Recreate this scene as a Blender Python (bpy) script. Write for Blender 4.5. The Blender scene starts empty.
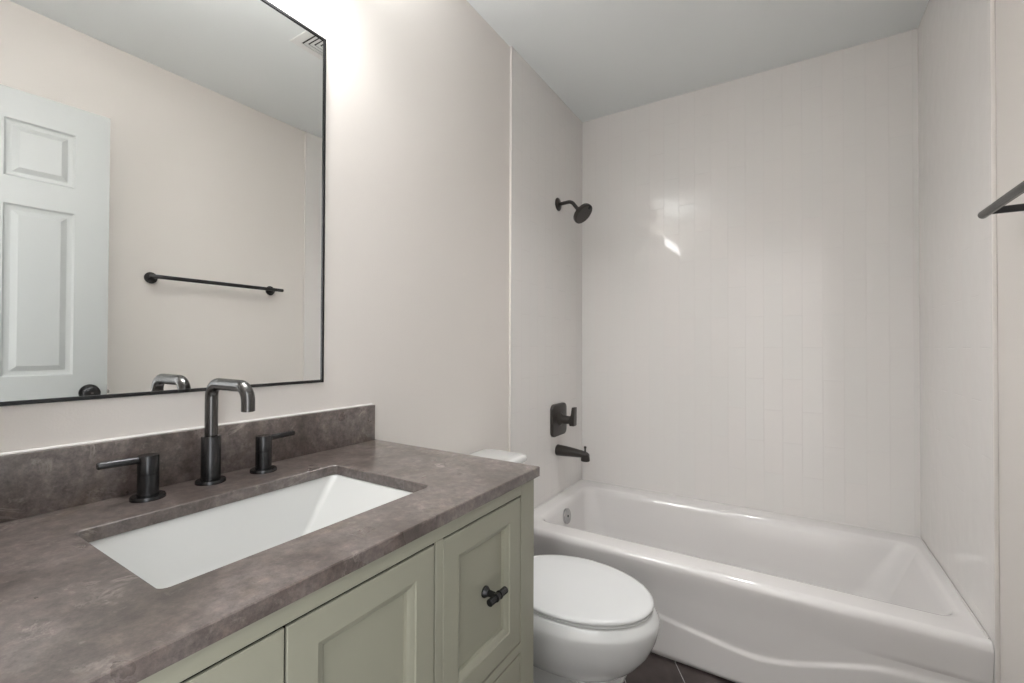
import bpy, bmesh, math, random
from mathutils import Vector, Matrix
random.seed(4)
C = bpy.context.scene
COL = C.collection
PI = math.pi

# ------------------------------------------------------------------ camera
F_PX, YAW, PITCH, ROLL = 447.2, 0.5568, 0.0104, 0.0036
cam_d = bpy.data.cameras.new('camera')
cam = bpy.data.objects.new('camera', cam_d)
COL.objects.link(cam)
cam_d.sensor_fit = 'HORIZONTAL'
cam_d.sensor_width = 36.0
cam_d.lens = F_PX / 1024 * 36.0
cam_d.clip_start = 0.02
fw = Vector((-math.sin(YAW) * math.cos(PITCH), math.cos(YAW) * math.cos(PITCH), math.sin(PITCH)))
rt = Vector((math.cos(YAW), math.sin(YAW), 0))
up = rt.cross(fw)
r2 = rt * math.cos(ROLL) + up * math.sin(ROLL)
u2 = up * math.cos(ROLL) - rt * math.sin(ROLL)
m = Matrix((r2, u2, -fw)).transposed().to_4x4()
m.translation = Vector((1.056, 0.0, 1.1336))
cam.matrix_world = m
C.camera = cam

# ------------------------------------------------------------------ world, exposure
world = bpy.data.worlds.new('world')
C.world = world
world.use_nodes = True
bg = world.node_tree.nodes['Background']
bg.inputs[0].default_value = (0.96, 0.98, 1.0, 1)
bg.inputs[1].default_value = 1.8
C.view_settings.view_transform = 'Standard'
C.view_settings.look = 'None'
C.view_settings.exposure = 1.29
C.view_settings.gamma = 1.0
C.view_settings.use_curve_mapping = False
LAMP = 26.0            # radiance of the bar's lower diffuser
DOWN_W, FILL_W = 1.0, 5.8    # watts of the bar's downward light, and of an added upward ceiling fill
CAN, CAN_W = 4.0, 1.9  # radiance of the recessed lens, watts of its beam

# ------------------------------------------------------------------ room numbers
H = 2.465              # ceiling
XT = 0.010             # left tile face
XW = 1.518             # right painted wall
XR = 1.510             # right tile face
YB = 2.4637            # back tile face
YT = 1.674             # front edge of the tile
YF = -0.045            # inner face of the door wall
YC = 0.4425            # centre of the vanity

# ------------------------------------------------------------------ materials
def new_mat(name, col, rough=0.5, metal=0.0, spec=0.5, coat=0.0):
    mt = bpy.data.materials.new(name)
    mt.use_nodes = True
    b = mt.node_tree.nodes['Principled BSDF']
    b.inputs['Base Color'].default_value = (*col, 1)
    b.inputs['Roughness'].default_value = rough
    b.inputs['Metallic'].default_value = metal
    b.inputs['Specular IOR Level'].default_value = spec
    b.inputs['Coat Weight'].default_value = coat
    b.inputs['Coat Roughness'].default_value = 0.05
    return mt

def nodes(mt):
    return mt.node_tree.nodes, mt.node_tree.links, mt.node_tree.nodes['Principled BSDF']

def noise_bump(mt, scale, dist, detail=3.0, strength=1.0):
    n, l, b = nodes(mt)
    tc = n.new('ShaderNodeTexCoord')
    tx = n.new('ShaderNodeTexNoise')
    tx.inputs['Scale'].default_value = scale
    tx.inputs['Detail'].default_value = detail
    bp = n.new('ShaderNodeBump')
    bp.inputs['Distance'].default_value = dist
    bp.inputs['Strength'].default_value = strength
    l.new(tc.outputs['Object'], tx.inputs['Vector'])
    l.new(tx.outputs['Fac'], bp.inputs['Height'])
    l.new(bp.outputs['Normal'], b.inputs['Normal'])
    return mt

M = {}
M['paint'] = noise_bump(new_mat('wall paint', (0.765, 0.725, 0.69), 0.45, spec=0.35), 260, 0.0004)
M['ceiling'] = noise_bump(new_mat('ceiling paint', (0.87, 0.90, 0.90), 0.8, spec=0.2), 200, 0.0004)
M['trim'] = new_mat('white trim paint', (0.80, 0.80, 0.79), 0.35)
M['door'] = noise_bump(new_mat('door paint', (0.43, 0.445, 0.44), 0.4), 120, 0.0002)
M['porcelain'] = new_mat('porcelain', (0.65, 0.655, 0.65), 0.07, coat=0.3)
M['enamel'] = new_mat('tub enamel', (0.72, 0.70, 0.69), 0.12, coat=0.3)
M['seat'] = new_mat('toilet seat plastic', (0.66, 0.665, 0.665), 0.22)
M['basin'] = new_mat('basin porcelain', (0.60, 0.605, 0.595), 0.1, coat=0.3)
M['black'] = new_mat('matte black metal', (0.055, 0.055, 0.057), 0.27, metal=0.9)
M['gunmetal'] = new_mat('brushed dark metal', (0.125, 0.122, 0.12), 0.26, metal=1.0)
M['bronze'] = new_mat('dark bronze', (0.030, 0.025, 0.022), 0.35, spec=0.5)
M['nozzle'] = new_mat('nozzle face', (0.06, 0.055, 0.052), 0.5)
M['chrome'] = new_mat('chrome', (0.55, 0.55, 0.55), 0.10, metal=1.0)
M['tile_edge'] = new_mat('tile edge trim', (0.80, 0.765, 0.735), 0.25)
M['caulk'] = new_mat('caulk', (0.74, 0.72, 0.70), 0.4)
M['gap'] = new_mat('cabinet gap shade', (0.006, 0.006, 0.006), 0.9)  # near-black, shade of the door gaps given as colour
M['mirror'] = new_mat('mirror glass', (0.90, 0.91, 0.90), 0.0, metal=1.0)
M['hole'] = new_mat('black parts and duct shade', (0.02, 0.02, 0.02), 0.6)
M['sage'] = noise_bump(new_mat('sage green paint', (0.315, 0.312, 0.248), 0.42), 90, 0.0002)
M['grout'] = new_mat('floor grout', (0.46, 0.45, 0.45), 0.8)

mt = bpy.data.materials.new('lit diffuser'); mt.use_nodes = True
n_, l_, b_ = nodes(mt)
b_.inputs['Base Color'].default_value = (0.9, 0.9, 0.88, 1)
b_.inputs['Emission Color'].default_value = (1.0, 0.995, 0.985, 1)
b_.inputs['Emission Strength'].default_value = LAMP
M['lamp'] = mt
mt = mt.copy(); mt.name = 'lit lens'
mt.node_tree.nodes['Principled BSDF'].inputs['Emission Strength'].default_value = CAN
M['lamp_can'] = mt

def tile_mat(name, axis, origin):
    """stacked-offset glossy white wall tile, 78 x 298 mm, upright"""
    mt = new_mat(name, (0.74, 0.70, 0.675), 0.07, spec=0.31, coat=0.0)
    n, l, b = nodes(mt)
    tc = n.new('ShaderNodeTexCoord')
    sp = n.new('ShaderNodeSeparateXYZ')
    l.new(tc.outputs['Object'], sp.inputs[0])
    def shifted(sock, off):
        a = n.new('ShaderNodeMath'); a.operation = 'ADD'
        a.inputs[1].default_value = off
        l.new(sock, a.inputs[0]); return a.outputs[0]
    cb = n.new('ShaderNodeCombineXYZ')
    l.new(shifted(sp.outputs['Z'], -1.58 + 0.298 * 10), cb.inputs[0])
    l.new(shifted(sp.outputs[axis], -origin + 0.0778 * 60), cb.inputs[1])
    br = n.new('ShaderNodeTexBrick')
    br.offset = 0.5; br.offset_frequency = 2; br.squash = 1.0
    br.inputs['Scale'].default_value = 1.0
    br.inputs['Brick Width'].default_value = 0.298
    br.inputs['Row Height'].default_value = 0.0778
    br.inputs['Mortar Size'].default_value = 0.0011
    br.inputs['Mortar Smooth'].default_value = 0.6
    br.inputs['Color1'].default_value = (0.80, 0.772, 0.752, 1)
    br.inputs['Color2'].default_value = (0.79, 0.772, 0.752, 1)
    br.inputs['Mortar'].default_value = (0.778, 0.752, 0.733, 1)
    l.new(cb.outputs[0], br.inputs['Vector'])
    l.new(br.outputs['Color'], b.inputs['Base Color'])
    b1 = n.new('ShaderNodeBump')
    b1.invert = True
    b1.inputs['Distance'].default_value = 0.00045
    l.new(br.outputs['Fac'], b1.inputs['Height'])
    tx = n.new('ShaderNodeTexNoise')
    tx.inputs['Scale'].default_value = 17.0
    tx.inputs['Detail'].default_value = 1.0
    l.new(tc.outputs['Object'], tx.inputs['Vector'])
    b2 = n.new('ShaderNodeBump')
    b2.inputs['Distance'].default_value = 0.0006
    l.new(tx.outputs['Fac'], b2.inputs['Height'])
    l.new(b1.outputs['Normal'], b2.inputs['Normal'])
    l.new(b2.outputs['Normal'], b.inputs['Normal'])
    # grout is matt
    mr = n.new('ShaderNodeMapRange')
    mr.inputs['To Min'].default_value = 0.07
    mr.inputs['To Max'].default_value = 0.25
    l.new(br.outputs['Fac'], mr.inputs['Value'])
    l.new(mr.outputs[0], b.inputs['Roughness'])
    return mt
M['tile_back'] = tile_mat('white wall tile across', 'X', 0.481)
M['tile_side'] = tile_mat('white wall tile along', 'Y', YB)

def stone_mat():
    mt = new_mat('brown grey stone', (0.15, 0.125, 0.115), 0.32, spec=0.5, coat=0.85)
    mt.node_tree.nodes['Principled BSDF'].inputs['Coat Roughness'].default_value = 0.22
    n, l, b = nodes(mt)
    tc = n.new('ShaderNodeTexCoord')
    def noise(scale, detail, rough=0.55, dist=0.0):
        t = n.new('ShaderNodeTexNoise')
        t.inputs['Scale'].default_value = scale
        t.inputs['Detail'].default_value = detail
        t.inputs['Roughness'].default_value = rough
        t.inputs['Distortion'].default_value = dist
        l.new(tc.outputs['Object'], t.inputs['Vector'])
        return t.outputs['Fac']
    def ramp(src, stops):
        r = n.new('ShaderNodeValToRGB')
        e = r.color_ramp.elements
        e[0].position, e[0].color = stops[0][0], (*stops[0][1], 1)
        e[1].position, e[1].color = stops[-1][0], (*stops[-1][1], 1)
        for p, c in stops[1:-1]:
            x = e.new(p); x.color = (*c, 1)
        l.new(src, r.inputs[0]); return r.outputs[0]
    def mix(fac, a, c, mode='MIX'):
        x = n.new('ShaderNodeMix'); x.data_type = 'RGBA'; x.blend_type = mode
        if isinstance(fac, float): x.inputs['Factor'].default_value = fac
        else: l.new(fac, x.inputs['Factor'])
        l.new(a, x.inputs[6])
        if isinstance(c, tuple): x.inputs[7].default_value = (*c, 1)
        else: l.new(c, x.inputs[7])
        return x.outputs[2]
    base = ramp(noise(5.5, 6, 0.62, 0.6), [(0.28, (0.042, 0.031, 0.027)), (0.46, (0.100, 0.077, 0.069)),
                                           (0.57, (0.145, 0.119, 0.111)), (0.70, (0.108, 0.082, 0.064))])
    fine = ramp(noise(48, 8, 0.8), [(0.32, (0.42, 0.41, 0.40)), (0.52, (1, 1, 1)), (0.70, (1.75, 1.70, 1.65))])
    c = mix(1.0, base, fine, 'MULTIPLY')
    # pale scars, thin and broken
    v = n.new('ShaderNodeMath'); v.operation = 'SUBTRACT'
    l.new(noise(7.0, 8, 0.68, 1.2), v.inputs[0]); v.inputs[1].default_value = 0.5
    a = n.new('ShaderNodeMath'); a.operation = 'ABSOLUTE'
    l.new(v.outputs[0], a.inputs[0])
    vein = ramp(a.outputs[0], [(0.0, (1, 1, 1)), (0.008, (0.6, 0.6, 0.6)), (0.02, (0, 0, 0))])
    gate = ramp(noise(11.0, 3), [(0.54, (0, 0, 0)), (0.70, (0.8, 0.8, 0.8))])
    vg = mix(1.0, vein, gate, 'MULTIPLY')
    bw = n.new('ShaderNodeRGBToBW'); l.new(vg, bw.inputs[0])
    c = mix(bw.outputs[0], c, (0.36, 0.31, 0.285))
    spots = ramp(noise(30, 8, 0.72), [(0.60, (0, 0, 0)), (0.74, (0.6, 0.6, 0.6))])
    bw2 = n.new('ShaderNodeRGBToBW'); l.new(spots, bw2.inputs[0])
    c = mix(bw2.outputs[0], c, (0.34, 0.295, 0.27))
    l.new(c, b.inputs['Base Color'])
    rr = ramp(noise(9, 4), [(0.3, (0.26, 0.26, 0.26)), (0.7, (0.42, 0.42, 0.42))])
    l.new(rr, b.inputs['Roughness'])
    bp = n.new('ShaderNodeBump'); bp.inputs['Distance'].default_value = 0.0007
    bp.inputs['Strength'].default_value = 0.6
    l.new(noise(30, 6, 0.7), bp.inputs['Height'])
    l.new(bp.outputs['Normal'], b.inputs['Normal'])
    return mt
M['stone'] = stone_mat()

def floor_tile_mat():
    mt = new_mat('dark brown floor tile', (0.045, 0.033, 0.031), 0.42)
    n, l, b = nodes(mt)
    tc = n.new('ShaderNodeTexCoord')
    t = n.new('ShaderNodeTexNoise'); t.inputs['Scale'].default_value = 14; t.inputs['Detail'].default_value = 5
    l.new(tc.outputs['Object'], t.inputs['Vector'])
    r = n.new('ShaderNodeValToRGB')
    r.color_ramp.elements[0].position = 0.35; r.color_ramp.elements[0].color = (0.036, 0.026, 0.025, 1)
    r.color_ramp.elements[1].position = 0.7; r.color_ramp.elements[1].color = (0.066, 0.050, 0.047, 1)
    l.new(t.outputs['Fac'], r.inputs[0]); l.new(r.outputs[0], b.inputs['Base Color'])
    return mt
M['floor'] = floor_tile_mat()

# ------------------------------------------------------------------ mesh helpers
class MB:
    def __init__(s): s.bm = bmesh.new()
    def quad(s, *p):
        return s.bm.faces.new([s.bm.verts.new(q) for q in p])
    def box(s, x0, x1, y0, y1, z0, z1, bev=0.0, seg=2, mat=0):
        b = bmesh.new()
        bmesh.ops.create_cube(b, size=1)
        for v in b.verts:
            v.co = Vector(((x0 + x1) / 2 + v.co.x * (x1 - x0), (y0 + y1) / 2 + v.co.y * (y1 - y0), (z0 + z1) / 2 + v.co.z * (z1 - z0)))
        if bev > 0:
            bmesh.ops.bevel(b, geom=b.edges[:], offset=bev, segments=seg, affect='EDGES', profile=0.5)
        for f in b.faces: f.material_index = mat
        s.merge(b); return s
    def merge(s, b, mtx=None):
        vm = {}
        for v in b.verts:
            vm[v] = s.bm.verts.new(mtx @ v.co if mtx else v.co)
        for f in b.faces:
            try:
                g = s.bm.faces.new([vm[v] for v in f.verts]); g.material_index = f.material_index
            except ValueError: pass
        b.free()
    def loft(s, rings, cap0=False, cap1=False, closed=True, mat=0):
        vr = [[s.bm.verts.new(p) for p in r] for r in rings]
        n = len(vr[0])
        for a, b in zip(vr[:-1], vr[1:]):
            for i in range(n if closed else n - 1):
                j = (i + 1) % n
                f = s.bm.faces.new((a[i], a[j], b[j], b[i])); f.material_index = mat
        if cap0: s.bm.faces.new(vr[0][::-1]).material_index = mat
        if cap1: s.bm.faces.new(vr[-1]).material_index = mat
        return vr
    def lathe(s, prof, base, axis, n=40):
        """prof: (distance along the axis, radius) from base"""
        ax = Vector(axis).normalized()
        t = Vector((0, 0, 1)) if abs(ax.z) < 0.9 else Vector((1, 0, 0))
        e1 = ax.cross(t).normalized(); e2 = ax.cross(e1)
        base = Vector(base)
        rings = [[base + ax * d + (e1 * math.cos(2 * PI * i / n) + e2 * math.sin(2 * PI * i / n)) * max(r, 1e-5) for i in range(n)] for d, r in prof]
        s.loft(rings, True, True); return s
    def tube(s, pts, r, n=24, cap=True):
        pts = [Vector(p) for p in pts]
        rr = r if isinstance(r, (list, tuple)) else [r] * len(pts)
        rings = []; e1 = None
        for i, p in enumerate(pts):
            d = (pts[min(i + 1, len(pts) - 1)] - pts[max(i - 1, 0)]).normalized()
            if e1 is None:
                t = Vector((0, 0, 1)) if abs(d.z) < 0.9 else Vector((0, 1, 0))
                e1 = (t - d * t.dot(d)).normalized()
            else: e1 = (e1 - d * e1.dot(d)).normalized()
            e2 = d.cross(e1)
            rings.append([p + (e1 * math.cos(2 * PI * k / n) + e2 * math.sin(2 * PI * k / n)) * rr[i] for k in range(n)])
        s.loft(rings, cap, cap); return s
    def build(s, name, mats, parent=None, smooth=40, sub=0):
        bmesh.ops.recalc_face_normals(s.bm, faces=s.bm.faces[:])
        me = bpy.data.meshes.new(name)
        s.bm.to_mesh(me); s.bm.free()
        for mm in (mats if isinstance(mats, list) else [mats]): me.materials.append(mm)
        if smooth:
            for p in me.polygons: p.use_smooth = True
            me.set_sharp_from_angle(angle=math.radians(smooth))
        o = bpy.data.objects.new(name, me)
        COL.objects.link(o)
        if parent:
            o.parent = parent
            o.matrix_parent_inverse = Matrix.Translation(-Vector(root_loc(parent)))
        if sub:
            md = o.modifiers.new('subdivision', 'SUBSURF'); md.levels = sub; md.render_levels = sub
        return o

LOC = {}
def root_loc(o):
    return LOC.get(o, (0, 0, 0))

def thing(name, label, cat, loc, group=None):
    """an Empty at the thing's base; its parts are modelled in room coordinates"""
    o = bpy.data.objects.new(name, None)
    COL.objects.link(o)
    o.empty_display_size = 0.1
    o.location = loc
    LOC[o] = tuple(loc)
    o['label'] = label; o['category'] = cat
    if group: o['group'] = group
    return o

def tag(o, label, cat, group=None):
    o['label'] = label; o['category'] = cat
    if group: o['group'] = group
    return o

def struct(o):
    o['kind'] = 'structure'; return o

def fix_parts(o, parent):
    return o

def rrect(x0, x1, y0, y1, r, n=8):
    """rounded rectangle, 4*(n+1) points, corner order +x+y, -x+y, -x-y, +x-y"""
    out = []
    for cx, cy, a0 in ((x1 - r, y1 - r, 0), (x0 + r, y1 - r, PI / 2), (x0 + r, y0 + r, PI), (x1 - r, y0 + r, 1.5 * PI)):
        for i in range(n + 1):
            a = a0 + PI / 2 * i / n
            out.append((cx + r * math.cos(a), cy + r * math.sin(a)))
    return out

def zring(pts, z): return [Vector((x, y, z)) for x, y in pts]

def fillet(pts, r, n=8):
    """polyline with rounded corners"""
    pts = [Vector(p) for p in pts]
    out = [pts[0]]
    for a, b, c in zip(pts[:-2], pts[1:-1], pts[2:]):
        d1 = (a - b).normalized(); d2 = (c - b).normalized()
        half = d1.angle(d2) / 2
        t = r / math.tan(half)
        ctr = b + (d1 + d2).normalized() * (r / math.sin(half))
        p1, p2 = b + d1 * t - ctr, b + d2 * t - ctr
        ang = p1.angle(p2); ax = p1.cross(p2).normalized()
        for i in range(n + 1):
            out.append(ctr + Matrix.Rotation(ang * i / n, 3, ax) @ p1)
    out.append(pts[-1])
    return out

# ================================================================== THE SETTING
# floor: dark hexagon tiles over grout, through the doorway and into the hall
fl = MB()
fl.box(-0.12, 2.2, -1.30, 2.60, -0.06, -0.0015, mat=1)
hw = 0.0997                       # half of the flat-to-flat size
ed = 2 * hw / math.sqrt(3)
gap = 0.0016
vx, vy = 0.700, 1.690             # a tile corner seen beside the tub
col_w = 1.5 * ed
for i in range(-8, 14):
    for j in range(-18, 8):
        cx = vx + ed * 0 + i * col_w - ed / 2
        cy = vy - hw + j * 2 * hw + (hw if i % 2 else 0)
        if not (-0.02 < cx < 1.65 and -0.35 < cy < 1.9): continue
        sc = 1 - gap / hw
        pts = [(cx + ed * sc * math.cos(k * PI / 3), cy + ed * sc * math.sin(k * PI / 3)) for k in range(6)]
        fl.loft([zring(pts, -0.0015), zring(pts, 0.0)], False, True)
struct(fl.build('floor', [M['floor'], M['grout']], smooth=0))
CX, CY, CR = 0.757, 1.71, 0.062        # the recessed light's hole
def rect_ring(x0, x1, y0, y1, n=12):
    c = [(x1, y0), (x1, y1), (x0, y1), (x0, y0)]
    return [(c[k][0] + (c[(k + 1) % 4][0] - c[k][0]) * i / n, c[k][1] + (c[(k + 1) % 4][1] - c[k][1]) * i / n) for k in range(4) for i in range(n)]
rr_ = rect_ring(-0.12, 1.66, -0.16, 2.60)
rc_ = [(CX + CR * math.cos(-PI / 4 + 2 * PI * i / 48), CY + CR * math.sin(-PI / 4 + 2 * PI * i / 48)) for i in range(48)]
cl = MB()
cl.loft([zring(rc_, H), zring(rr_, H), zring(rr_, H + 0.12), zring(rc_, H + 0.12), zring(rc_, H)])
bmesh.ops.remove_doubles(cl.bm, verts=cl.bm.verts[:], dist=1e-5)
struct(cl.build('ceiling', M['ceiling'], smooth=0))

# walls; the tiled part of each stands 8-10 mm proud of the paint
wl = struct(MB().box(-0.12, 0.0, -0.16, 2.60, 0, H).build('wall_left', M['paint'], smooth=0))
wr = struct(MB().box(XW, XW + 0.14, -0.16, 2.60, 0, H).build('wall_right', M['paint'], smooth=0))
wb = struct(MB().box(0.0, XW, YB + 0.01, 2.60, 0, H).build('wall_back', M['paint'], smooth=0))
struct(MB().box(0.0, XT, YT, YB + 0.01, 0, H).build('tile_panel', M['tile_side'], wl, smooth=0))
struct(MB().box(XR, XW, YT, YB + 0.01, 0, H).build('tile_panel', M['tile_side'], wr, smooth=0))
struct(MB().box(XT, XR, YB, YB + 0.01, 0, H).build('tile_panel', M['tile_back'], wb, smooth=0))
struct(MB().box(0.0, XT + 0.0015, YT - 0.006, YT, 0, H, 0.002).build('trim_1', M['tile_edge']))
struct(MB().box(XR - 0.0015, XW, YT - 0.006, YT, 0, H, 0.002).build('trim_2', M['tile_edge']))
DX0, DX1, DZ = 0.60, 1.36, 2.06
wf = MB()
wf.box(0.0, DX0, YF - 0.115, YF, 0, H); wf.box(DX1, XW, YF - 0.115, YF, 0, H); wf.box(DX0, DX1, YF - 0.115, YF, DZ, H)
struct(wf.build('wall_front', M['paint'], smooth=0))
cs = MB()
cs.box(DX0 - 0.055, DX0 + 0.003, YF, YF + 0.014, 0, DZ + 0.055, 0.003)
cs.box(DX1 - 0.003, DX1 + 0.055, YF, YF + 0.014, 0, DZ + 0.055, 0.003)
cs.box(DX0 - 0.055, DX1 + 0.055, YF, YF + 0.014, DZ - 0.003, DZ + 0.055, 0.003)
struct(cs.build('trim_3', M['trim']))
struct(MB().box(0.0, 0.013, 0.93, YT - 0.01, 0, 0.083, 0.003).build('baseboard_left', M['trim']))
struct(MB().box(XW - 0.013, XW, YF + 0.015, YT - 0.01, 0, 0.083, 0.003).build('baseboard_right', M['trim']))
struct(MB().box(-0.12, 2.2, -1.38, -1.30, 0, H).build('wall_hall', M['paint'], smooth=0))

# the open six-panel door, seen only in the mirror
A = Vector((1.301, 0.672, 0)); Bh = Vector((1.323, 0.378, 0))
dd = (Bh - A).normalized()                # along the door, from the free edge to the hinge
dn = Vector((-dd.y, dd.x, 0))             # out of the door
if dn.x > 0: dn = -dn                     # towards the mirror
DW, DT, DZ0, DH = 0.711, 0.035, 0.014, 2.054
def dpt(s, z, d): return A + dd * s + Vector((0, 0, z)) + dn * d
def door_face(mb, sign, d0):
    """one face with six raised panels: outer frame cells, then sloped rings down and up"""
    ss = [0.0, 0.101, 0.286, 0.412, 0.595, DW]
    zs = [DZ0, 0.22, 0.82, 1.017, 1.639, 1.737, 1.945, DH]
    holes = {(1, 1), (3, 1), (1, 3), (3, 3), (1, 5), (3, 5)}
    for i in range(5):
        for j in range(7):
            s0, s1, z0, z1 = ss[i], ss[i + 1], zs[j], zs[j + 1]
            if (i, j) not in holes:
                mb.quad(dpt(s0, z0, d0), dpt(s1, z0, d0), dpt(s1, z1, d0), dpt(s0, z1, d0)); continue
            rings = []
            for ins, dep in ((0, 0), (0.006, -0.006), (0.014, -0.0085), (0.020, -0.0085), (0.038, -0.001)):
                d = d0 + sign * dep
                rings.append([dpt(s0 + ins, z0 + ins, d), dpt(s1 - ins, z0 + ins, d), dpt(s1 - ins, z1 - ins, d), dpt(s0 + ins, z1 - ins, d)])
            mb.loft(rings, False, True)
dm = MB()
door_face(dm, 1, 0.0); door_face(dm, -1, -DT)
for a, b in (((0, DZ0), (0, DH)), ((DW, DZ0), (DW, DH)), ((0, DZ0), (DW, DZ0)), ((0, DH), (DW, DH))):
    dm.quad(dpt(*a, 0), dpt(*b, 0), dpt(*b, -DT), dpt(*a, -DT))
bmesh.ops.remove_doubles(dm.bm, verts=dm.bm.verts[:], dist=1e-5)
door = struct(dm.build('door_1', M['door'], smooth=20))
for sg, d0 in ((1, 0.0), (-1, -DT)):
    k = MB()
    k.lathe([(0, 0.031), (0.004, 0.032), (0.009, 0.030), (0.010, 0.014), (0.022, 0.012), (0.026, 0.020), (0.031, 0.026),
             (0.037, 0.0275), (0.042, 0.026), (0.046, 0.021), (0.0465, 0.0)], dpt(0.053, 0.945, d0), dn * sg)
    k.build('door_knob', M['black'], door)
k = MB(); k.lathe([(0, 0.0), (0.0, 0.004), (0.0015, 0.004), (0.0015, 0)], dpt(0.053, 0.945, 0.0468), dn, 16)
k.build('keyhole', M['chrome'], door)
lp = MB(); P0 = dpt(0, 0.945, -DT / 2)
lp.box(-0.0125, 0.0125, -0.0005, 0.0015, -0.028, 0.028)
lp.box(-0.006, 0.006, 0.0, 0.010, -0.008, 0.008, 0.002)
Mx = Matrix((dn, -dd, Vector((0, 0, 1)))).transposed().to_4x4(); Mx.translation = P0
bmesh.ops.transform(lp.bm, matrix=Mx, verts=lp.bm.verts[:])
lp.build('latch_plate', M['chrome'], door)
for z in (0.25, 1.02, 1.80):
    MB().lathe([(0, 0.006), (0.09, 0.006)], dpt(DW + 0.004, z, 0.004), (0, 0, 1), 12).build('hinge', M['black'], door)

# ================================================================== VANITY CABINET
FX, Y0, Y1, ZT = 0.555, -0.018, 0.903, 0.8355      # face plane, ends, top
TK = 0.019
van = thing('vanity_cabinet', 'sage green bathroom vanity cabinet with recessed panel doors under the stone countertop', 'cabinet', (0.28, YC, 0))
cols = [(0.030, 0.3065), (0.3095, 0.5680), (0.5865, 0.8455)]   # door, door, drawers (gap to gap)
g = 0.0038
b = MB()
b.box(0.004, FX - TK, Y0, Y0 + 0.016, 0.0, ZT); b.box(0.004, FX - TK, Y1 - 0.016, Y1, 0.0, ZT)
b.box(0.004, 0.012, Y0 + 0.016, Y1 - 0.016, 0.09, ZT)
b.box(0.012, FX - TK, Y0 + 0.016, Y1 - 0.016, 0.09, 0.106)
b.box(0.012, FX - TK, 0.569, 0.583, 0.106, ZT - 0.15)
b.box(FX - 0.075, FX - 0.06, Y0 + 0.016, Y1 - 0.016, 0.0, 0.09)
# face frame
zdt = 0.8075
FT = 0.005                        # lip of the frame next to a door; the frame is rebated behind it
b.box(FX - FT, FX, Y0, cols[0][0], 0.0, ZT, 0.0008, 1); b.box(FX - TK, FX - FT, Y0, Y0 + 0.03, 0.0, ZT)
b.box(FX - FT, FX, cols[2][1], Y1, 0.0, ZT, 0.0008, 1); b.box(FX - TK, FX - FT, Y1 - 0.03, Y1, 0.0, ZT)
b.box(FX - FT, FX, cols[1][1], cols[2][0], 0.09, zdt, 0.0006, 1)
b.box(FX - FT, FX, cols[0][0], cols[2][1], zdt, ZT, 0.0006, 1); b.box(FX - TK, FX - FT, Y0 + 0.03, Y1 - 0.03, ZT - 0.012, ZT)
b.box(FX - FT, FX, cols[0][0], cols[2][1], 0.07, 0.10, 0.0006, 1)
b.box(FX - FT, FX, cols[2][0], cols[2][1], 0.4675, 0.4870, 0.0006, 1)
b.build('carcass', M['sage'], van, smooth=0)
lin = MB()
lin.box(FX - 0.036, FX - 0.034, Y0 + 0.018, Y1 - 0.018, 0.11, ZT - 0.002)  # black sheet stands in for the shade seen through the door gaps
lin.build('gap_shade', M['gap'], van, smooth=0)

def shaker(name, y0, y1, z0, z1, rail=0.041, top=0.041):
    """inset front: flat frame, stepped and bevelled moulding, sunk panel"""
    mb = MB()
    x = FX
    def ring(iy, iz, d): return [Vector((x + d, y0 + iy, z0 + iz)), Vector((x + d, y1 - iy, z0 + iz)), Vector((x + d, y1 - iy, z1 - iz)), Vector((x + d, y0 + iy, z1 - iz))]
    rings = [ring(0.014, 0.014, -0.019), ring(0.010, 0.010, -0.006), ring(0, 0, -0.0045), ring(0, 0, -0.001), ring(0.001, 0.001, 0), ring(rail, top, 0), ring(rail + 0.0015, top + 0.0015, -0.0025),
             ring(rail + 0.0075, top + 0.0075, -0.0045), ring(rail + 0.0125, top + 0.0125, -0.0085), ring(rail + 0.0130, top + 0.0130, -0.0145)]
    mb.loft(rings, True, True)
    return mb.build(name, M['sage'], van, smooth=25)

def t_knob(parent, y, z, x=FX - 0.0145, vertical=False):
    """rosette, stem and a knurled cross bar with collars"""
    mb = MB()
    mb.lathe([(0, 0.0115), (0.003, 0.0115), (0.006, 0.0095), (0.010, 0.0065), (0.024, 0.0058), (0.030, 0.0058)], (x, y, z), (1, 0, 0), 24)
    ax = (0, 0, 1) if vertical else (0, 1, 0)
    L = 0.0285
    pr = [(0, 0.0), (0, 0.0062), (0.001, 0.0070)]
    for i in range(7): pr += [(0.002 + i * 0.0025, 0.0070), (0.0032 + i * 0.0025, 0.0066)]
    pr += [(0.0205, 0.0068), (0.0208, 0.0084), (0.0236, 0.0084), (0.0239, 0.0066)]
    pr = pr + [(2 * L - d, r) for d, r in pr[::-1]]
    base = Vector((x + 0.031, y, z)) - Vector(ax) * L
    mb.lathe(pr, base, ax, 24)
    return mb.build('knob', M['black'], parent, smooth=30)

d1 = shaker('door', cols[0][0] + g, cols[0][1] - 0.0005, 0.1025, zdt - g)
d2 = shaker('door', cols[1][0] - 0.0005, cols[1][1] - g, 0.1025, zdt - g)
w1 = shaker('drawer', cols[2][0] + 0.0012, cols[2][1] - g, 0.487 + g, zdt - g)
w2 = shaker('drawer', cols[2][0] + 0.0012, cols[2][1] - g, 0.1025, 0.4675 - g)
t_knob(d1, 0.2840, 0.60, FX); t_knob(d2, 0.3320, 0.60, FX)
t_knob(w1, 0.7290, 0.6470); t_knob(w2, 0.7180, 0.285)

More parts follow.
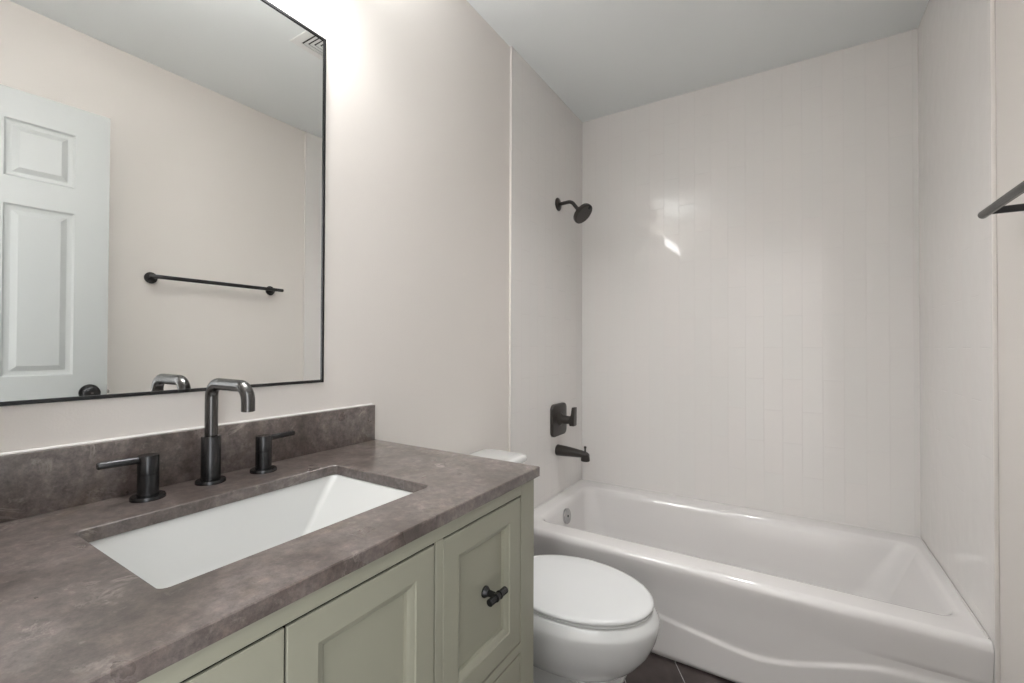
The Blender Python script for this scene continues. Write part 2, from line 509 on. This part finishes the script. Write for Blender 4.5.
# countertop with the sink cut-out
CZ0, CZ1 = 0.836, 0.8574
outer = rrect(0.001, 0.5667, -0.0255, 0.9104, 0.0025)
inner = rrect(0.160, 0.4525, 0.2215, 0.6665, 0.012)
def inset(p, d):
    cx, cy = sum(q[0] for q in p) / len(p), sum(q[1] for q in p) / len(p)
    return [(x + d * (1 if x < cx else -1), y + d * (1 if y < cy else -1)) for x, y in p]
ct = MB()
r1 = 0.0015
ct.loft([zring(inset(inner, -r1), CZ1), zring(inner, CZ1 - r1), zring(inner, CZ0), zring(outer, CZ0), zring(outer, CZ1 - r1),
         zring(inset(outer, r1), CZ1), zring(inset(inner, -r1), CZ1)])
bmesh.ops.remove_doubles(ct.bm, verts=ct.bm.verts[:], dist=1e-5)
tag(ct.build('countertop', M['stone'], smooth=30), 'brown grey mottled stone countertop with a rectangular sink cut-out on the green vanity', 'countertop')
bs = thing('backsplash', 'low upright strip of brown grey stone along the wall behind the faucet', 'backsplash', (0.01, YC, CZ1))
MB().box(0.001, 0.020, -0.0255, 0.9054, CZ1 + 0.0002, 0.9597, 0.0012).build('stone_strip', M['stone'], bs)
ck = MB(); ck.tube([(0.0045, -0.025, 0.9600), (0.0045, 0.9050, 0.9600)], 0.0032, 12)
ck.build('caulk_bead', M['caulk'], bs)['label'] = 'white caulk bead along the top of the stone strip'

# undermount sink
sk = thing('undermount_sink', 'white rectangular undermount basin set below the countertop cut-out', 'sink', (0.306, YC, 0.70))
sb = MB()
ix0, ix1, iy0, iy1 = 0.157, 0.4555, 0.2185, 0.6680
rings = [zring(rrect(ix0 - 0.022, ix1 + 0.022, iy0 - 0.022, iy1 + 0.022, 0.03), CZ0 - 0.012),
         zring(rrect(ix0 - 0.022, ix1 + 0.022, iy0 - 0.022, iy1 + 0.022, 0.03), CZ0 - 0.0005),
         zring(rrect(ix0, ix1, iy0, iy1, 0.018), CZ0 - 0.0005),
         zring(rrect(ix0 + 0.002, ix1 - 0.002, iy0 + 0.003, iy1 - 0.003, 0.018), CZ0 - 0.004),
         zring(rrect(ix0 + 0.006, ix1 - 0.006, iy0 + 0.012, iy1 - 0.014, 0.016), CZ0 - 0.014),
         zring(rrect(ix0 + 0.032, ix1 - 0.018, iy0 + 0.077, iy1 - 0.090, 0.010), 0.745),
         zring(rrect(ix0 + 0.040, ix1 - 0.024, iy0 + 0.088, iy1 - 0.104, 0.012), 0.728),
         zring(rrect(ix0 + 0.052, ix1 - 0.038, iy0 + 0.104, iy1 - 0.122, 0.016), 0.721),
         zring(rrect(0.306 - 0.024, 0.306 + 0.024, YC - 0.024, YC + 0.024, 0.0235), 0.717)]
sb.loft(rings)
# underside
sb.loft([rings[0], zring(rrect(ix0 + 0.02, ix1 - 0.01, iy0 + 0.06, iy1 - 0.07, 0.03), 0.730), zring(rrect(0.306 - 0.03, 0.306 + 0.03, YC - 0.03, YC + 0.03, 0.029), 0.700), zring(rrect(0.306 - 0.024, 0.306 + 0.024, YC - 0.024, YC + 0.024, 0.0235), 0.700), rings[-1]])
bmesh.ops.remove_doubles(sb.bm, verts=sb.bm.verts[:], dist=1e-5)
sb.build('basin', M['basin'], sk, smooth=50)
MB().lathe([(0, 0.0), (0, 0.0225), (0.004, 0.0225), (0.005, 0.019), (0.007, 0.017), (0.0085, 0.0)], (0.306, YC, 0.7135), (0, 0, 1)).build('drain', M['black'], sk)

# widespread faucet: spout and two lever handles
FXX, FY = 0.063, 0.4475
fa = thing('faucet', 'dark metal square-arched sink spout standing between two lever handles', 'faucet', (FXX, FY, CZ1))
MB().lathe([(0, 0.0265), (0.0045, 0.0265), (0.0065, 0.0252), (0.0075, 0.020), (0.0075, 0.0)], (FXX, FY, CZ1), (0, 0, 1), 48).build('base_flange', M['black'], fa)
MB().lathe([(0, 0.0), (0, 0.0172), (0.0845, 0.0172), (0.086, 0.0160), (0.086, 0.0)], (FXX, FY, CZ1 + 0.0075), (0, 0, 1), 48).build('body', M['black'], fa)
path = fillet([(FXX, FY, CZ1 + 0.095), (FXX, FY, 1.0565), (0.2005, FY, 1.0565), (0.2005, FY, 1.011)], 0.028, 10)
sp_ = MB(); sp_.tube(path, 0.0115, 32)
sp_.lathe([(0, 0.0095), (0.0008, 0.0095), (0.0008, 0.0)], (0.2005, FY, 1.0102), (0, 0, 1), 24)
sp_.build('spout', M['gunmetal'], fa)
HX = 0.0725
for y, sg, lab in ((0.3405, -1, 'black sink handle with its flat lever pointing away from the toilet, left of the spout'),
                   (0.5485, 1, 'black sink handle with its flat lever pointing towards the toilet, right of the spout')):
    h = thing('lever_tap', lab, 'faucet handle', (HX, y, CZ1), 'lever handles beside the spout')
    MB().lathe([(0, 0.0262), (0.0045, 0.0262), (0.0065, 0.025), (0.0075, 0.018), (0.0075, 0.0)], (HX, y, CZ1), (0, 0, 1), 48).build('base_flange', M['black'], h)
    MB().lathe([(0, 0.0), (0, 0.0160), (0.0365, 0.0160), (0.037, 0.0152), (0.0385, 0.0152), (0.039, 0.0160), (0.0685, 0.0160), (0.070, 0.0150), (0.070, 0.0)],
               (HX, y, CZ1 + 0.0075), (0, 0, 1), 48).build('body', M['black'], h)
    lv = MB()
    lv.tube([(HX, y, CZ1 + 0.0703), (HX, y + sg * 0.016, CZ1 + 0.0710), (HX, y + sg * 0.069, CZ1 + 0.0725), (HX, y + sg * 0.0705, CZ1 + 0.0725)], [0.0063, 0.0063, 0.0060, 0.0050], 20)
    lv.build('lever', M['black'], h)

# ================================================================== MIRROR AND VANITY LIGHT
mz0, mz1, my0, my1 = 1.0365, 1.9500, YC - 0.3005, YC + 0.3005
mi = thing('wall_mirror', 'tall rectangular mirror in a thin black metal frame above the faucet', 'mirror', (0.0, YC, mz0))
fr = MB()
def myz(i, x): return [Vector((x, my0 + i, mz0 + i)), Vector((x, my1 - i, mz0 + i)), Vector((x, my1 - i, mz1 - i)), Vector((x, my0 + i, mz1 - i))]
fr.loft([myz(0, 0.001), myz(0, 0.0066), myz(0.0005, 0.0072), myz(0.0066, 0.0072), myz(0.0070, 0.0069), myz(0.0070, 0.004)])
fr.build('frame', M['black'], mi, smooth=20)
MB().box(0.001, 0.0045, my0 + 0.005, my1 - 0.005, mz0 + 0.005, mz1 - 0.005).build('mirror_glass', M['mirror'], mi, smooth=0)

LZ = 2.100
vl = thing('vanity_light', 'black bar light with a lit white diffuser on the wall above the mirror', 'wall light', (0.0, YC, LZ))
MB().box(0.0005, 0.018, YC - 0.06, YC + 0.06, LZ - 0.02, LZ + 0.075, 0.003).build('backplate', M['black'], vl)
MB().box(0.018, 0.082, YC - 0.012, YC + 0.012, LZ + 0.002, LZ + 0.016, 0.002).build('arm', M['black'], vl)
hs = MB()
hs.box(0.080, 0.122, YC - 0.300, YC + 0.300, LZ, LZ + 0.018, 0.001, 1)
hs.box(0.080, 0.082, YC - 0.300, YC + 0.300, LZ + 0.018, LZ + 0.030); hs.box(0.120, 0.122, YC - 0.300, YC + 0.300, LZ + 0.018, LZ + 0.030)
hs.box(0.082, 0.120, YC - 0.300, YC - 0.296, LZ + 0.018, LZ + 0.030); hs.box(0.082, 0.120, YC + 0.296, YC + 0.300, LZ + 0.018, LZ + 0.030)
hs.build('housing', M['black'], vl, smooth=0)
MB().box(0.084, 0.118, YC - 0.294, YC + 0.294, LZ + 0.0182, LZ + 0.021).build('fill_lens', M['seat'], vl, smooth=0)  # cover of the added upward fill
def bar_lamp(name, z, watts, spread, down):
    a = bpy.data.lights.new(name, 'AREA')
    a.shape = 'RECTANGLE'; a.size = 0.026; a.size_y = 0.57
    a.energy = watts; a.spread = math.radians(spread); a.color = (1.0, 0.995, 0.985)
    o = bpy.data.objects.new(name, a); COL.objects.link(o)
    o.location = (0.101, YC, z)
    if not down: o.rotation_euler = (PI, 0, 0)
    o.parent = vl; o.matrix_parent_inverse = Matrix.Translation(-Vector(root_loc(vl)))
bar_lamp('lower_lamp', LZ - 0.0120, DOWN_W, 158, True)
bar_lamp('ceiling_fill', LZ + 0.0225, FILL_W, 172, False)  # added fill that brightens the ceiling; no such source known
df = MB(); nseg = 16
prof = [(0.101 + 0.011 * math.cos(PI + PI * i / nseg), LZ - 0.0005 + 0.010 * math.sin(PI + PI * i / nseg)) for i in range(nseg + 1)]
df.loft([[Vector((x, yy, z)) for x, z in prof] for yy in (YC - 0.294, YC + 0.294)], True, True)
df.build('diffuser', M['lamp'], vl, smooth=60)

# recessed ceiling light
rl = thing('recessed_light', 'round white recessed ceiling light above the front rim of the bathtub', 'ceiling light', (CX, CY, H))
k = MB()
k.lathe([(0.085, 0.0), (0.085, CR - 0.004), (0.0, CR - 0.002), (-0.0005, CR + 0.014), (-0.003, CR + 0.013), (-0.004, CR - 0.002), (0.0, CR - 0.008), (0.078, 0.050), (0.078, 0.0)], (CX, CY, H), (0, 0, 1), 48)
k.build('trim_ring', [M['trim'], M['hole']], rl)
for p_ in rl.children[0].data.polygons:
    if p_.center.z > H + 0.002: p_.material_index = 1        # black baffle inside the can
k = MB(); k.lathe([(0.0, 0.0), (0.0, 0.046), (0.003, 0.046), (0.003, 0.0)], (CX, CY, H + 0.0745), (0, 0, 1), 40)
k.build('lens', M['lamp_can'], rl)
a = bpy.data.lights.new('can_lamp', 'AREA'); a.shape = 'DISK'; a.size = 0.085; a.energy = CAN_W; a.spread = math.radians(105); a.color = (1.0, 0.995, 0.985)
o = bpy.data.objects.new('can_lamp', a); COL.objects.link(o)
o.location = (CX, CY, H + 0.0735); o.parent = rl; o.matrix_parent_inverse = Matrix.Translation(-Vector(root_loc(rl)))

# ================================================================== TOILET
TY = 1.252
def egg(xb, xf, hw_, xc, pf=2.0, pb=2.4, n=56):
    out = []
    for i in range(n):
        t = 2 * PI * i / n
        c, s_ = math.cos(t), math.sin(t)
        p = pf if c > 0 else pb
        a = (xf - xc) if c > 0 else (xc - xb)
        out.append((xc + a * math.copysign(abs(c) ** (2 / p), c), TY + hw_ * math.copysign(abs(s_) ** (2 / p), s_)))
    return out
to = thing('toilet', 'white two-piece toilet with its lid closed between the vanity and the bathtub', 'toilet', (0.40, TY, 0))
bw = MB()
prof = [  # z, back, front, half width, centre x
    (0.188, 0.30, 0.560, 0.050, 0.44), (0.193, 0.28, 0.600, 0.078, 0.45), (0.203, 0.26, 0.636, 0.104, 0.46), (0.222, 0.24, 0.668, 0.128, 0.465),
    (0.255, 0.23, 0.702, 0.151, 0.47), (0.290, 0.225, 0.727, 0.168, 0.475), (0.325, 0.22, 0.742, 0.179, 0.48), (0.350, 0.215, 0.748, 0.184, 0.48),
    (0.366, 0.213, 0.750, 0.186, 0.48), (0.374, 0.214, 0.7485, 0.1845, 0.48), (0.380, 0.217, 0.745, 0.181, 0.48), (0.392, 0.222, 0.738, 0.174, 0.48), (0.396, 0.226, 0.734, 0.170, 0.48), (0.397, 0.240, 0.715, 0.155, 0.48)]
bw.loft([zring(egg(xb, xf, h_, xc), z) for z, xb, xf, h_, xc in prof], True, True)
# shelf under the tank
bw.loft([zring(rrect(0.03, 0.30, TY - s_, TY + s_, 0.03), z) for z, s_ in ((0.28, 0.08), (0.32, 0.11), (0.365, 0.125), (0.385, 0.125), (0.388, 0.120))], True, True)
bw.build('bowl', M['porcelain'], to, smooth=60)
pd = MB()
def ped(xb, xf, h_, z0, k):      # top rises towards the wall
    pts = rrect(xb, xf, TY - h_, TY + h_, min(h_ * 0.55, 0.06), 10)
    return [Vector((x, y, (z0 + k * 0.170 * max(0.0, min(1.0, (0.52 - x) / 0.30)) ** 1.2))) for x, y in pts]
pd.loft([ped(0.15, 0.650, 0.108, 0.0, 0), ped(0.15, 0.650, 0.108, 0.012, 0), ped(0.155, 0.640, 0.098, 0.022, 0), ped(0.16, 0.632, 0.080, 0.06, 0.3),
         ped(0.16, 0.632, 0.080, 0.156, 0.85), ped(0.155, 0.643, 0.092, 0.172, 0.97), ped(0.152, 0.652, 0.100, 0.182, 1.0), ped(0.153, 0.651, 0.100, 0.190, 1.0), ped(0.165, 0.640, 0.090, 0.196, 1.0)], True, True)
pd.build('pedestal', M['porcelain'], to, smooth=50)
st = MB()
st.loft([zring(egg(0.272, 0.730, 0.168, 0.49, 2, 2.1), 0.3978), zring(egg(0.270, 0.732, 0.170, 0.49, 2, 2.1), 0.399), zring(egg(0.270, 0.732, 0.170, 0.49, 2, 2.1), 0.4035), zring(egg(0.272, 0.730, 0.168, 0.49, 2, 2.1), 0.4045),
         zring(egg(0.32, 0.68, 0.12, 0.49, 2, 2.1), 0.4045), zring(egg(0.32, 0.68, 0.12, 0.49, 2, 2.1), 0.3978)], False, False)
st.build('seat', M['seat'], to, smooth=50)
ld = MB()
ld.loft([zring(egg(0.272, 0.730, 0.169, 0.49, 2, 1.95), 0.4055), zring(egg(0.268, 0.733, 0.172, 0.49, 2, 1.95), 0.4075), zring(egg(0.267, 0.734, 0.173, 0.49, 2, 1.95), 0.412), zring(egg(0.270, 0.731, 0.170, 0.49, 2, 1.95), 0.4165),
         zring(egg(0.278, 0.722, 0.162, 0.49, 2, 1.95), 0.4185), zring(egg(0.32, 0.67, 0.12, 0.49, 2, 1.95), 0.4205), zring(egg(0.42, 0.54, 0.03, 0.49, 2, 1.95), 0.421)], True, True)
ld.build('seat_lid', M['seat'], to, smooth=50)
for s_ in (-1, 1):
    MB().lathe([(0, 0.0), (0, 0.011), (0.036, 0.011), (0.036, 0)], (0.262, TY + s_ * 0.075 - 0.018, 0.402), (0, 1, 0), 20).build('hinge', M['seat'], to)
TK_ = TY + 0.016
tk = MB()
tk.loft([zring(rrect(0.028, 0.175, TK_ - 0.17, TK_ + 0.17, 0.03), 0.388), zring(rrect(0.022, 0.188, TK_ - 0.185, TK_ + 0.185, 0.032), 0.40), zring(rrect(0.018, 0.205, TK_ - 0.202, TK_ + 0.202, 0.032), 0.695), zring(rrect(0.018, 0.205, TK_ - 0.202, TK_ + 0.202, 0.032), 0.702)], True, True)
tk.build('tank', M['porcelain'], to, smooth=50)
tl = MB()
tl.loft([zring(rrect(0.016, 0.213, TK_ - 0.210, TK_ + 0.210, 0.034), 0.7022), zring(rrect(0.014, 0.217, TK_ - 0.214, TK_ + 0.214, 0.034), 0.706), zring(rrect(0.014, 0.217, TK_ - 0.214, TK_ + 0.214, 0.034), 0.717),
         zring(rrect(0.018, 0.212, TK_ - 0.209, TK_ + 0.209, 0.032), 0.7235), zring(rrect(0.03, 0.20, TK_ - 0.197, TK_ + 0.197, 0.03), 0.726)], True, True)
tl.build('tank_lid', M['porcelain'], to, smooth=50)
fl_ = MB(); fl_.lathe([(0, 0.012), (0.008, 0.012), (0.012, 0.008), (0.018, 0.008)], (0.2045, TY - 0.145, 0.655), (1, 0, 0), 20)
fl_.tube([(0.220, TY - 0.148, 0.655), (0.222, TY - 0.10, 0.650), (0.222, TY - 0.07, 0.645)], [0.006, 0.006, 0.004], 12)
fl_.build('flush_lever', M['chrome'], to)

# ================================================================== BATHTUB
ZD = 0.353
tb = thing('bathtub', 'white alcove bathtub with a curved relief line across its apron', 'bathtub', (0.76, 2.08, 0))
t_ = MB()
bx0, bx1, by0, by1 = XT + 0.001, XR - 0.001, 1.700, YB - 0.003
NC = 12
R = [zring(rrect(bx0, bx1, by0, by1, 0.004, NC), ZD),
     zring(rrect(0.072, 1.482, 1.775, 2.372, 0.060, NC), ZD - 0.0005),
     zring(rrect(0.080, 1.475, 1.786, 2.362, 0.058, NC), ZD - 0.003),
     zring(rrect(0.088, 1.468, 1.798, 2.354, 0.057, NC), ZD - 0.010),
     zring(rrect(0.096, 1.455, 1.814, 2.344, 0.060, NC), ZD - 0.035),
     zring(rrect(0.118, 1.380, 1.838, 2.326, 0.085, NC), 0.160),
     zring(rrect(0.135, 1.320, 1.855, 2.312, 0.100, NC), 0.085),
     zring(rrect(0.155, 1.290, 1.872, 2.296, 0.100, NC), 0.063),
     zring(rrect(0.195, 1.240, 1.905, 2.262, 0.090, NC), 0.055)]
# slope the far end further: push the +x side of the deeper rings on a gentle backrest
t_.loft(R, False, True)
# apron: rounded rim, tucked face, lower part proud below the curve
def zcurve(x):
    P = [(0.0, 0.190), (0.30, 0.175), (0.50, 0.160), (0.64, 0.140), (0.785, 0.120), (0.86, 0.109), (0.92, 0.102), (0.97, 0.101), (1.02, 0.108), (1.08, 0.126), (1.23, 0.178), (1.30, 0.194), (1.52, 0.195)]
    for (xa, za), (xb_, zb_) in zip(P[:-1], P[1:]):
        if x <= xb_:
            t = (x - xa) / (xb_ - xa); return za + (zb_ - za) * t
    return P[-1][1]
def zc(x): return sum(zcurve(x + d) for d in (-0.05, -0.025, 0, 0.025, 0.05)) / 5
rim = [(1.700 - 0.021 * math.sin(PI / 2 * k / 7), ZD - 0.026 * (1 - math.cos(PI / 2 * k / 7))) for k in range(8)] + [(1.6795, ZD - 0.040), (1.681, ZD - 0.055), (1.6835, ZD - 0.072), (1.686, ZD - 0.090), (1.688, ZD - 0.106), (1.689, ZD - 0.118)]
cols_ = []
for i in range(91):
    x = bx0 + (bx1 - bx0) * i / 90
    c = zc(x); z_hi = ZD - 0.125
    pts = [Vector((x, y, z)) for y, z in rim]
    zz = [z_hi + (c + 0.030 - z_hi) * k / 6 for k in range(7)] + [c + 0.030 - 0.042 * k / 10 for k in range(1, 11)] + [(c - 0.012) * (1 - k / 6) for k in range(1, 7)]
    for z in zz:
        s_ = min(1, max(0, (c + 0.016 - z) / 0.019)); s_ = s_ * s_ * (3 - 2 * s_)
        y = 1.6945 - 0.0070 * s_ - 0.0055 * min(1, max(0, (z - 0.13) / 0.105)) * min(1, max(0, (1.42 - x) / 0.22))
        pts.append(Vector((x, y, max(z, 0.004))))
    pts.append(Vector((x, 1.72, 0.004)))
    cols_.append(pts)
t_.loft(cols_, False, False, closed=False)
bmesh.ops.remove_doubles(t_.bm, verts=t_.bm.verts[:], dist=1e-5)
t_.build('tub_shell', M['enamel'], tb, smooth=179)
# tile lip bead where the deck meets the walls
tlm = MB()
tlm.tube([(XT + 0.004, 1.70, ZD + 0.001), (XT + 0.004, YB - 0.004, ZD + 0.001), (XR - 0.004, YB - 0.004, ZD + 0.001), (XR - 0.004, 1.70, ZD + 0.001)], 0.003, 8)
tlm.build('caulk_bead', M['caulk'], tb)
ov = MB(); nrm = Vector((1, 0, 0.12)).normalized(); pc = Vector((0.1005, 2.052, 0.285))
ov.lathe([(0, 0.0), (0, 0.037), (0.009, 0.037), (0.0118, 0.0345), (0.012, 0.02), (0.012, 0.0)], pc, nrm, 40)
op = ov.build('overflow_plate', M['chrome'], tb); op['label'] = 'round chrome overflow plate'
sc_ = MB(); sc_.lathe([(0, 0), (0, 0.006), (0.002, 0.005), (0.002, 0)], pc + nrm * 0.012, nrm, 16); sc_.build('screw', M['hole'], op)
MB().lathe([(0, 0.0), (0, 0.030), (0.002, 0.030), (0.004, 0.02), (0.004, 0)], (0.29, 2.08, 0.0545), (0, 0, 1), 30).build('drain', M['chrome'], tb)

# ================================================================== SHOWER FITTINGS
SY = 2.137
sh = thing('wall_shower', 'dark round shower head on a bent arm high on the left tiled wall', 'shower head', (XT, SY, 1.887))
MB().lathe([(0, 0.034), (0.002, 0.035), (0.006, 0.032), (0.010, 0.020), (0.012, 0.013), (0.012, 0.0)], (XT, SY, 1.887), (1, 0, 0)).build('flange', M['bronze'], sh)
hn = Vector((0.72, -0.10, -0.69)).normalized()
hc = Vector((0.158, SY, 1.811))
nb = hc - hn * 0.052
arm = MB(); arm.tube(fillet([(XT + 0.01, SY, 1.887), (0.088, SY, 1.890), tuple(nb)], 0.035, 10), 0.0095, 20); arm.build('arm', M['bronze'], sh)
hd = MB(); hd.lathe([(0.0, 0.0), (0, 0.013), (0.012, 0.015), (0.022, 0.022), (0.030, 0.046), (0.034, 0.054), (0.040, 0.056), (0.050, 0.056), (0.052, 0.053), (0.052, 0.0)], nb, hn, 48)
hdo = hd.build('head', M['bronze'], sh)
nz = MB()
nz.lathe([(0, 0), (0, 0.0475), (0.001, 0.0475), (0.0018, 0.044), (0.0018, 0)], hc, hn, 48)
e1 = hn.cross(Vector((0, 1, 0))).normalized(); e2 = hn.cross(e1)
for rr, k in ((0.012, 6), (0.024, 12), (0.036, 18)):
    for i in range(k):
        a = 2 * PI * i / k
        nz.lathe([(0, 0.0022), (0.0022, 0.0016), (0.0022, 0)], hc + hn * 0.0018 + (e1 * math.cos(a) + e2 * math.sin(a)) * rr, hn, 8)
nz.build('nozzle_face', M['nozzle'], hdo)
tbn = MB(); ps = hc + hn * -0.002 + e1 * 0.043
tbn.lathe([(0, 0.010), (0.006, 0.010), (0.008, 0.007), (0.008, 0)], ps, hn, 16); tbn.build('spray_tab', M['hole'], hdo)

VZ = 0.748
sv = thing('shower_valve', 'dark rounded-square shower valve with an upright lever on the left tiled wall', 'shower valve', (XT, SY, VZ))
pl = MB()
def vring(s_, x, r=0.028): return [Vector((x, SY + (a - 0.0), VZ + b_)) for a, b_ in rrect(-s_ * 0.0835, s_ * 0.0835, -s_ * 0.0835, s_ * 0.0835, r, 8)]
pl.loft([vring(1, XT), vring(1, XT + 0.012), vring(0.985, XT + 0.015), vring(0.94, XT + 0.017)], True, True)
pl.build('plate', M['bronze'], sv, smooth=35)
MB().lathe([(0, 0.036), (0.004, 0.033), (0.010, 0.027), (0.014, 0.0225), (0.062, 0.0205), (0.064, 0.0)], (XT + 0.017, SY, VZ + 0.002), (1, 0, 0)).build('stem', M['bronze'], sv)
lv = MB()
def lring(z, x0, x1, h_): return zring(rrect(x0, x1, SY - h_, SY + h_, 0.004, 4), z)
lv.loft([lring(0.722, 0.088, 0.110, 0.017), lring(0.726, 0.085, 0.112, 0.021), lring(0.763, 0.085, 0.113, 0.021), lring(0.780, 0.094, 0.1135, 0.019), lring(0.816, 0.098, 0.115, 0.017), lring(0.818, 0.099, 0.114, 0.015)], True, True)
lv.build('lever', M['bronze'], sv, smooth=35)

ts = thing('tub_spout', 'dark tub spout with a diverter pin on the left tiled wall below the valve', 'tub spout', (XT, SY, 0.587))
sp2 = MB()
def sring(x, zc_, rz, ry, n=32): return [Vector((x, SY + ry * math.cos(2 * PI * i / n), zc_ + rz * math.sin(2 * PI * i / n))) for i in range(n)]
sp2.loft([sring(XT, 0.587, 0.028, 0.028), sring(XT + 0.002, 0.587, 0.0295, 0.0295), sring(0.06, 0.5865, 0.0265, 0.027), sring(0.11, 0.585, 0.022, 0.0245), sring(0.150, 0.583, 0.018, 0.0225),
          sring(0.172, 0.581, 0.0155, 0.021), sring(0.184, 0.578, 0.011, 0.017), sring(0.188, 0.576, 0.005, 0.009)], True, True)
sp2.loft([zring([(0.168 + 0.0235 * math.cos(2 * PI * i / 28) * k, SY + 0.021 * math.sin(2 * PI * i / 28) * k) for i in range(28)], z) for z, k in ((0.549, 0.85), (0.551, 0.97), (0.556, 1.0), (0.570, 0.95), (0.585, 0.78), (0.592, 0.6))], True, True)
sp2.build('spout', M['bronze'], ts, smooth=50)
MB().lathe([(0, 0.0045), (0.022, 0.0045), (0.023, 0.0068), (0.031, 0.0068), (0.033, 0.005), (0.033, 0)], (0.167, SY, 0.592), (0, 0, 1), 18).build('diverter_pin', M['bronze'], ts)

# ================================================================== TOWEL BAR
tx_, tz_ = XW - 0.072, 1.450
tw = thing('towel_bar', 'black round towel bar on the painted right wall, mirrored in full', 'towel bar', (XW, 1.16, tz_))
MB().tube([(tx_, 0.860, tz_), (tx_, 0.862, tz_), (tx_, 1.492, tz_), (tx_, 1.494, tz_)], [0.0085, 0.0095, 0.0095, 0.0085], 24).build('rod', M['black'], tw)
for y in (0.888, 1.458):
    p = MB()
    p.lathe([(0, 0.026), (0.003, 0.027), (0.008, 0.025), (0.0095, 0.0085), (0.072, 0.0080), (0.074, 0.0)], (XW, y, tz_), (-1, 0, 0), 36)
    p.build('post', M['black'], tw)

# ================================================================== CEILING VENT
vx0, vx1, vy0, vy1 = 0.505, 0.805, 1.130, 1.430
cv = thing('ceiling_vent', 'square white ceiling vent with nested slots, its corner showing in the mirror', 'vent', (0.655, 1.28, H))
def sq(i, z): return [Vector((vx0 + i, vy0 + i, z)), Vector((vx1 - i, vy0 + i, z)), Vector((vx1 - i, vy1 - i, z)), Vector((vx0 + i, vy1 - i, z))]
f = MB(); f.loft([sq(0, H), sq(0.001, H - 0.003), sq(0.004, H - 0.0042), sq(0.032, H - 0.006), sq(0.034, H - 0.005), sq(0.034, H - 0.001)], False, False)
f.build('frame', M['trim'], cv, smooth=25)
bk = MB(); bk.loft([sq(0.033, H - 0.0025), sq(0.033, H - 0.0005)], True, True); bk.build('duct_shade', M['hole'], cv, smooth=0)  # near-black plate, shade inside the duct given as colour
for k in range(6):
    i0 = 0.040 + k * 0.0175
    s_ = MB(); s_.loft([sq(i0 + 0.002, H - 0.0030), sq(i0, H - 0.0065), sq(i0 + 0.0100, H - 0.0072), sq(i0 + 0.0110, H - 0.0060), sq(i0 + 0.0110, H - 0.0030)], False, k == 5)
    s_.build('louver', M['trim'], cv, smooth=20)
